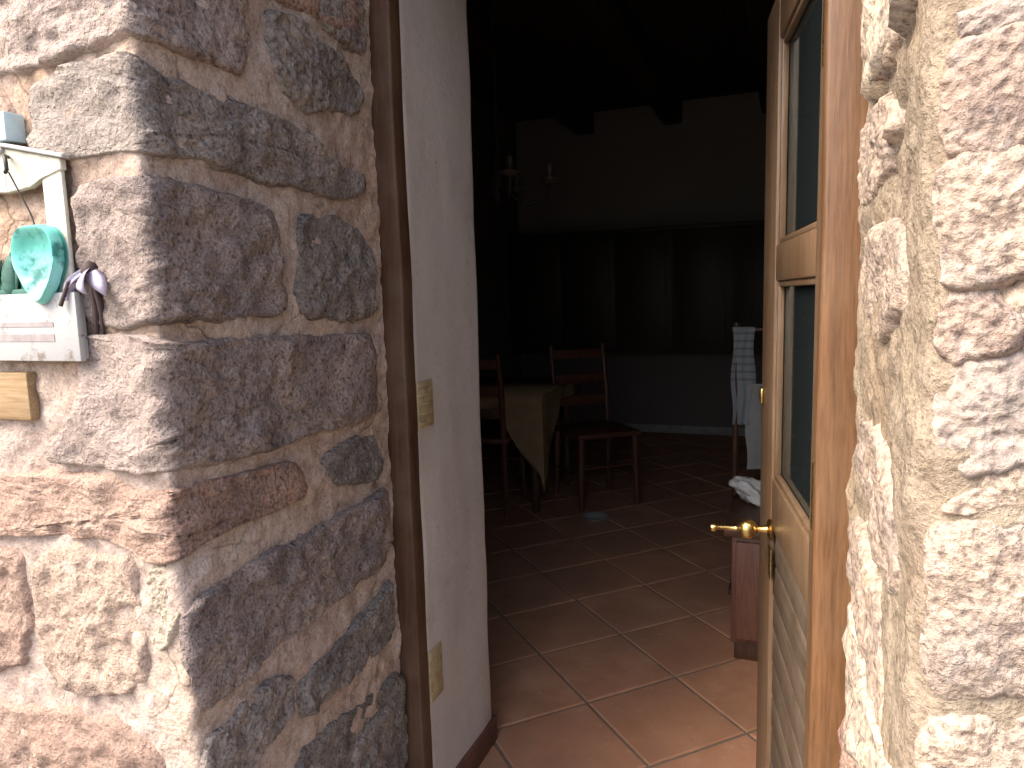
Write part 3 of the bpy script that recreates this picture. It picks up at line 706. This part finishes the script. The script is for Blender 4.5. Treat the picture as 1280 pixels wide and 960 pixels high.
def dropf(side, t):      # front edge t: 0 left .. 1 near right corner; right edge t: 0 corner .. 1 far
    if side == 'f': return .10 + .02*math.sin(t*30) + .42*max(0, (t-.75)/.25)**1.0
    return .52*max(0, 1-t/.40) + .08
path = []
nF, nRr = 60, 30
for i in range(nF): path.append((-TW/2 + TW*i/nF, -TD/2, 'f', i/nF))
for i in range(nRr+1): path.append((TW/2, -TD/2 + TD*i/nRr, 'r', i/nRr))
prev = None; nv = 12
for i, (x, y, sd_, t) in enumerate(path):
    col_ = []
    for jv in range(nv+1):
        q = jv/nv; dd = dropf(sd_, t)*q; wv_ = .012*q*math.sin(i*.55) + .008
        ox, oy = (0, -1) if sd_ == 'f' else (1, 0)
        if sd_ == 'f' and t > .95: ox, oy = .5, -.86
        if sd_ == 'r' and t < .05: ox, oy = .7, -.7
        col_.append(bm.verts.new((x+ox*wv_, y+oy*wv_, TZ-dd+.001)))
    if prev:
        for jv in range(nv): bm.faces.new((prev[jv], col_[jv], col_[jv+1], prev[jv+1]))
    prev = col_
tb_ = [bm.verts.new(p) for p in ((-TW/2-.004, -TD/2-.006, TZ+.001), (TW/2+.006, -TD/2-.006, TZ+.001), (TW/2+.006, TD/2+.004, TZ+.001), (-TW/2-.004, TD/2+.004, TZ+.001))]
bm.faces.new(tb_)
me = bm_mesh(bm, 'tablecloth', True, R(50)); tc = link('tablecloth', me, M_CLOTHY, None, label='tan cloth over the dining table, one corner hanging low', category='tablecloth')
md = tc.modifiers.new('thick', 'SOLIDIFY'); md.thickness = .003; md.offset = 1
tc.location = tab.location
# chairs
def chair(loc, rz, label):
    c = empty('wooden_chair', loc, label, 'chair', 'reddish wooden chairs at the dining table', rz)
    box('seat', (-.21, -.21, .44), (.21, .21, .472), M_CHAIR, c, .01)
    for a in (-1, 1):
        tube('leg', [(a*.19, -.19, 0), (a*.18, -.18, .445)], [.015, .021], M_CHAIR, c)
        tube('leg', [(a*.19, .21, 0), (a*.18, .19, .45), (a*.185, .22, .72), (a*.185, .27, .98)], [.015, .02, .018, .014], M_CHAIR, c)
        tube('rung', [(a*.187, -.185, .2), (a*.187, .20, .2)], .009, M_CHAIR, c)
    tube('rung', [(-.185, -.187, .26), (.185, -.187, .26)], .009, M_CHAIR, c)
    for z, y in ((.62, .205), (.76, .229), (.92, .260)): box('slat', (-.185, y-.009, z-.03), (.185, y+.009, z+.03), M_CHAIR, c, .005)
    return c
cp = hitZ(752, 641, 0)
c1 = chair((cp.x-.10, cp.y+.26, 0), R(40), 'reddish wooden slat back chair standing clear of the clothed table beside the saucer')
c2p = hitZ(622, 640, 0)
chair((c2p.x-.12, c2p.y+.12, 0), R(185), 'reddish wooden slat back chair pushed in at the long side of the table')
# little dish on the floor
dp = hitZ(745, 648, 0)
o = lathe('saucer', [(0, 0), (.045, 0), (.05, .004), (.075, .018), (.08, .024), (.076, .025), (.048, .010), (0, .008)], M_CERAM, None, 28)
o['label'] = 'small pale saucer on the tiled floor by the chair leg'; o['category'] = 'saucer'; o.location = (dp.x, dp.y-.03, 0)
# dark cupboards on the back wall, brown dado and a pale skirting under them
ca = hitY(634, 300, BACK-.32); cb2 = hitY(950, 440, BACK-.32); c3 = hitY(800, 290, BACK-.32); c4 = hitY(800, 440, BACK-.32)
CWD = cb2.x+.3-max(ca.x, LEFT+.02); x0 = max(ca.x, LEFT+.02)
cpd = empty('wall_cupboard', (x0+CWD/2, BACK-.16, c4.z), 'row of dark wooden cupboards hung on the back wall', 'cupboard')
hh = c3.z-c4.z
hp(box('dado', (LEFT+.002, BACK-.012, .07), (RIGHT-.002, BACK+.004, c4.z+.02), plain('brown_dado_paint', (.15, .12, .11), .8, var=.06, scale=2), house, 0))
hp(box('skirting', (LEFT+.002, BACK-.022, -.004), (RIGHT-.002, BACK+.004, .072), plain('pale_skirting', (.30, .28, .27), .5), house, .003))
box('body', (-CWD/2, -.15, 0), (CWD/2, .162, hh), M_CUP, cpd); box('cornice', (-CWD/2-.0, -.19, hh), (CWD/2+.02, .162, hh+.035), M_CUP, cpd)
for k in range(5):
    a = -CWD/2+.01+k*(CWD-.02)/5; wd = (CWD-.02)/5; dr = box('door', (a+.006, -.168, .02), (a+wd-.006, -.149, hh-.02), M_CUP, cpd)
    box('panel', (a+.06, -.174, .08), (a+wd-.06, -.1685, hh-.08), M_CUP, dr, .004)
# chandelier
M_CUPC = plain('smoky_glass_cup', (.11, .095, .085), .3)
ch = hitY(622, 222, 3.5)
chd = empty('chandelier', (ch.x, ch.y, ch.z), 'small dark iron chandelier hanging above the dining table', 'chandelier')
chd.scale = (1.6, 1.6, 1.6)
tube('rod', [(0, 0, 0), (0, 0, (CEIL-ch.z+.005)/1.6)], .006, M_IRON, chd, 8)
lathe('hub', [(0, -.09), (.02, -.07), (.035, -.02), (.02, .03), (.012, .08), (0, .09)], M_IRON, chd, 14)
for k in range(5):
    a = 2*math.pi*k/5+.3; cs, sn = math.cos(a), math.sin(a)
    arm = tube('arm', [(cs*r_, sn*r_, z_) for r_, z_ in ((.02, -.03), (.08, -.09), (.15, -.08), (.17, -.02))], .006, M_IRON, chd, 8)
    lathe('cup', [(0, 0), (.015, 0), (.032, .012), (.034, .016), (.012, .012), (.011, .06), (0, .06)], M_CUPC, arm, 12, Matrix.Translation((cs*.17, sn*.17, -.025)))

# ================================================================== things on the outer wall
FY = F - .012                                     # face of the stones
PR = .012                                         # planter's front stands this far out
fy = FY - PR
# painted gabled planter
bx0 = hitY(97, 410, fy).x; bt_ = hitY(60, 366, fy).z; bb_ = hitY(90, 452, fy).z
pr_x = hitY(72, 260, fy).x; pz = hitY(66, 200, fy).z
PW = .26; bxl = bx0-PW
pl = empty('wall_hanging', ((bx0+bxl)/2, FY, bb_), 'distressed white wooden house shaped wall hanging on the sunlit stones', 'wall hanging')
c_ = pl.location.copy(); X0, X1 = bxl-c_.x, bx0-c_.x; H = bt_-bb_
s = NT('distressed_grey_white_paint'); sp = s.n('ShaderNodeSeparateXYZ'); s.l(s.tc.outputs['Object'], sp.inputs[0])
n1 = s.noise(30, 5, .7); n2 = s.noise(90, 4, .6)
c = s.mix(s.ramp(n1, [(.56, (0, 0, 0)), (.68, (1, 1, 1))]), (.38, .375, .37), (.20, .165, .14))
c = s.mix(s.ramp(n2, [(.66, (0, 0, 0)), (.74, (1, 1, 1))]), c, (.09, .08, .07))
M_DIST = s.done(c, .75, s.bump(n1, .4, .002), spec=.2)
M_SLATE = plain('faded_grey_stripe', (.33, .29, .29), .8, var=.3, scale=40)
box('front_board', (X0, -PR, 0), (X1, -PR+.010, H), M_DIST, pl, .002)
box('backing_board', (X0+.004, -PR+.0105, .003), (X1-.004, .006, H-.004), M_DIST, pl, .002)
for k, zz in enumerate((.030, .052)): box('painted_stripe', (X0+.02, -PR-.0008, zz), (X1-.05, -PR+.004, zz+.011-.004*k), M_SLATE, pl, 0)
px1 = pr_x-c_.x; px0 = X0+(X1-px1); ztp = pz-c_.z; peak = ztp+.03
for a in (px0, px1-.042): box('post', (a, -PR+.0105, H*.3), (a+.042, .006, ztp), M_WHITEP, pl, .003)
midx = (px0+px1)/2
def gable(sg):
    bm = bmesh.new(); e = px1 if sg > 0 else px0; ex = e + sg*.004
    f_ = [(midx, peak), (ex, ztp+.004), (ex, ztp-.012), (e-sg*.042, ztp-.020), (midx+sg*.05, ztp-.032), (midx, ztp-.036)]
    a = [bm.verts.new((x, -PR+.008, z)) for x, z in f_]; b = [bm.verts.new((x, .006, z)) for x, z in f_]
    bm.faces.new(a); bm.faces.new(b[::-1])
    for k in range(6): bm.faces.new((a[k], a[(k+1) % 6], b[(k+1) % 6], b[k]))
    bmesh.ops.bevel(bm, geom=bm.edges[:], offset=.0015, segments=1, affect='EDGES')
    link('gable_rail', bm_mesh(bm, 'gable_rail'), M_WHITEP, pl)
    bm = bmesh.new(); v = Vector((ex-midx, 0, ztp+.004-peak)); L = v.length+.012; a_ = math.atan2(-v.z, v.x)
    mt = Matrix.Translation((midx, 0, peak)) @ Matrix.Rotation(a_, 4, 'Y')
    add_box(bm, (-.003, -PR+.002, .0005), (L, .004, .007), .0015, 1, mt)
    link('roof_board', bm_mesh(bm, 'roof_board'), M_DIST, pl)
gable(1); gable(-1)
hk = hitY(13, 205, fy)-c_
tube('hook', [(hk.x-.012, -PR+.006, hk.z+.012), (hk.x-.002, -PR-.006, hk.z+.011), (hk.x+.005, -PR-.010, hk.z), (hk.x+.004, -PR-.009, hk.z-.010), (hk.x-.003, -PR-.007, hk.z-.013)], .0028, M_IRON, pl, 8)
# turquoise heart hanging in it
tq = hitY(46, 318, fy-.004)
s = NT('turquoise_glaze'); n1 = s.noise(45, 4, .6); n2 = s.noise(14, 3, .5)
c = s.ramp(n2, [(.35, (.12, .50, .40)), (.65, (.24, .60, .58))]); c = s.mix(s.ramp(n1, [(.5, (0, 0, 0)), (.66, (1, 1, 1))]), c, (.02, .17, .14))
M_TURQ = s.done(c, .25, s.bump(n1, .5, .002), spec=.5)
bm = bmesh.new(); sil = []
n_ = 40
for k in range(n_):
    a = 2*math.pi*k/n_; xx = math.cos(a); zz = math.sin(a)
    wdt = .034; zq = zz*.040 if zz > 0 else zz*.052
    xq = xx*wdt*(1 if zz > -.2 else (1-max(0, -zz-.2)/.8*.35)); 
    if zz > .5: zq -= .010*(1-abs(xx))**.5*(zz-.5)*2
    sil.append((xq, zq))
rg = []
for t, y_ in ((1, .006), (1.0, -.002), (.93, -.007), (.84, -.006), (.72, .000), (.45, .006), (.15, .008)):
    rg.append([bm.verts.new((x*t, y_ + .0015*noise.noise(Vector((x*60, z*60, t*3))), z*t)) for x, z in sil])
for a, b in zip(rg, rg[1:]):
    for k in range(n_): bm.faces.new((a[k], a[(k+1) % n_], b[(k+1) % n_], b[k]))
bm.faces.new(rg[-1]); bm.faces.new([bm.verts.new((x*.98, .011, z*.98)) for x, z in sil])
tqo = empty('heart_ornament', tq, 'cupped turquoise glazed heart ornament on the white wooden wall hanging', 'ornament')
link('heart', bm_mesh(bm, 'heart', True, R(60)), M_TURQ, tqo).scale = (1.4, 1.2, 1.4)
tube('cord', [(0, .004, .033), (-.012, .006, .06), (hk.x+c_.x-tq.x+.003, -PR-.006+c_.y-tq.y, hk.z-.013+c_.z-tq.z)], .0012, M_IRON, tqo, 6)
# teal succulent in the planter
sc_ = hitY(16, 330, fy+.022)
suc = empty('leaf_spray', (sc_.x-.03, fy+.014, bt_-.006), 'spray of dark teal pointed leaves behind the turquoise heart', 'leaves')
M_SUC = plain('teal_leaf', (.035, .13, .10), .5, var=.45, scale=40); rs = random.Random(5)
leafme = None
def leaf_mesh(L, wd):
    bm = bmesh.new(); rgs = []
    for j in range(6):
        t = j/5; ww = wd*math.sin(math.pi*min(.97, .18+.82*t))**.8*(1 if t < .99 else .1); th = .004*(1-t)+.0008
        zc = L*t; yc = .25*L*t*t
        rgs.append([bm.verts.new(p) for p in ((-ww, yc, zc), (0, yc-th, zc), (ww, yc, zc), (0, yc+th*1.5, zc))])
    for a, b in zip(rgs, rgs[1:]):
        for k in range(4): bm.faces.new((a[k], a[(k+1) % 4], b[(k+1) % 4], b[k]))
    bm.faces.new(rgs[0][::-1]); bm.faces.new(rgs[-1])
    me = bm_mesh(bm, 'leaf', True); me.materials.append(M_SUC); return me
lm = leaf_mesh(.1, .011)
box('stem_bar', (-.07, -.004, 0), (.06, .006, .010), M_SUC, suc, .002)
for k in range(34):
    o = link('leaf', lm, None, suc); o.location = (rs.uniform(-.065, .055), rs.uniform(-.003, .005), .002)
    o.rotation_euler = (rs.uniform(-.1, .45), rs.uniform(-.9, .9), rs.uniform(-.5, .5)); o.scale = (1, .6, rs.uniform(.3, .7))
# lavender flower drooping over the planter's end
fp = hitY(112, 335, fy+.012)
lf = empty('lavender_flower', fp, 'drooping lavender flower with dark stem at the end of the white wall hanging', 'flower')
M_LAV = plain('lavender_petal', (.62, .56, .72), .6, var=.3, scale=60); M_STEM = plain('dark_stem', (.05, .03, .03), .7)
bm = bmesh.new(); rgs = []
for j in range(8):
    t = j/7; ww = .0085*math.sin(math.pi*(.12+.86*t)); zc = -.042*t; yc = -.022*math.sin(t*2.0)
    rgs.append([bm.verts.new(p) for p in ((-ww, yc, zc), (0, yc-.002, zc), (ww, yc, zc), (0, yc+.001, zc))])
for a, b in zip(rgs, rgs[1:]):
    for k in range(4): bm.faces.new((a[k], a[(k+1) % 4], b[(k+1) % 4], b[k]))
bm.faces.new(rgs[0]); bm.faces.new(rgs[-1])
pm = bm_mesh(bm, 'petal', True); pm.materials.append(M_LAV)
for k in range(7):
    o = link('petal', pm, None, lf); o.rotation_euler = (rs.uniform(-.15, .15), rs.uniform(-1.0, .9), 2*math.pi*k/7); o.scale = (1, 1, rs.uniform(.75, 1.1))
lf.scale = (1.4, 1.4, 1.4); suc.scale = (1.4, 1, 1.4)
pe = (Vector((bx0-.02, FY-.02, bt_-.02)) - fp)/1.4
tube('stem', [(0, 0, .002), (-.012, .012, -.004), (pe.x*.7, pe.y*.7, -.015), tuple(pe)], .0022, M_STEM, lf, 8)
lathe('calyx', [(0, .008), (.006, .005), (.009, -.004), (.006, -.012), (0, -.014)], M_STEM, lf, 12)
for dx, dz in ((.010, -.07), (-.002, -.085), (.022, -.045)):
    tube('dry_stem', [(0, 0, -.004), (dx*.6, .004, dz*.5), (dx-.012, .010, dz)], [.003, .004, .0015], M_STEM, lf, 8)
# pale blue ceramic plaque beside it
pp = hitY(9, 158, F-.02)
bm = bmesh.new(); add_box(bm, (-.12, -.020, -.02), (0, .012, .022), .003, 2)
o = link('ceramic_plaque', bm_mesh(bm, 'ceramic_plaque', True, R(40)), plain('pale_blue_glaze', (.50, .66, .70), .3, var=.15), None, label='pale blue ceramic plaque on the wall above the white wall hanging', category='plaque'); o.location = (pp.x, F-.004, pp.z)

# ochre wooden block on the wall under the hanging
q0 = hitY(32, 466, F-.012); q1 = hitY(-40, 522, F-.012)
box('wooden_block', (q1.x, F-.012, q1.z), (q0.x, F+.006, q0.z), wood_material('ochre_wood', (.24, .15, .07), (.38, .27, .15), None, axis='x', rough=.7), None, .003, label='flat ochre wooden block on the wall under the white hanging', category='block')
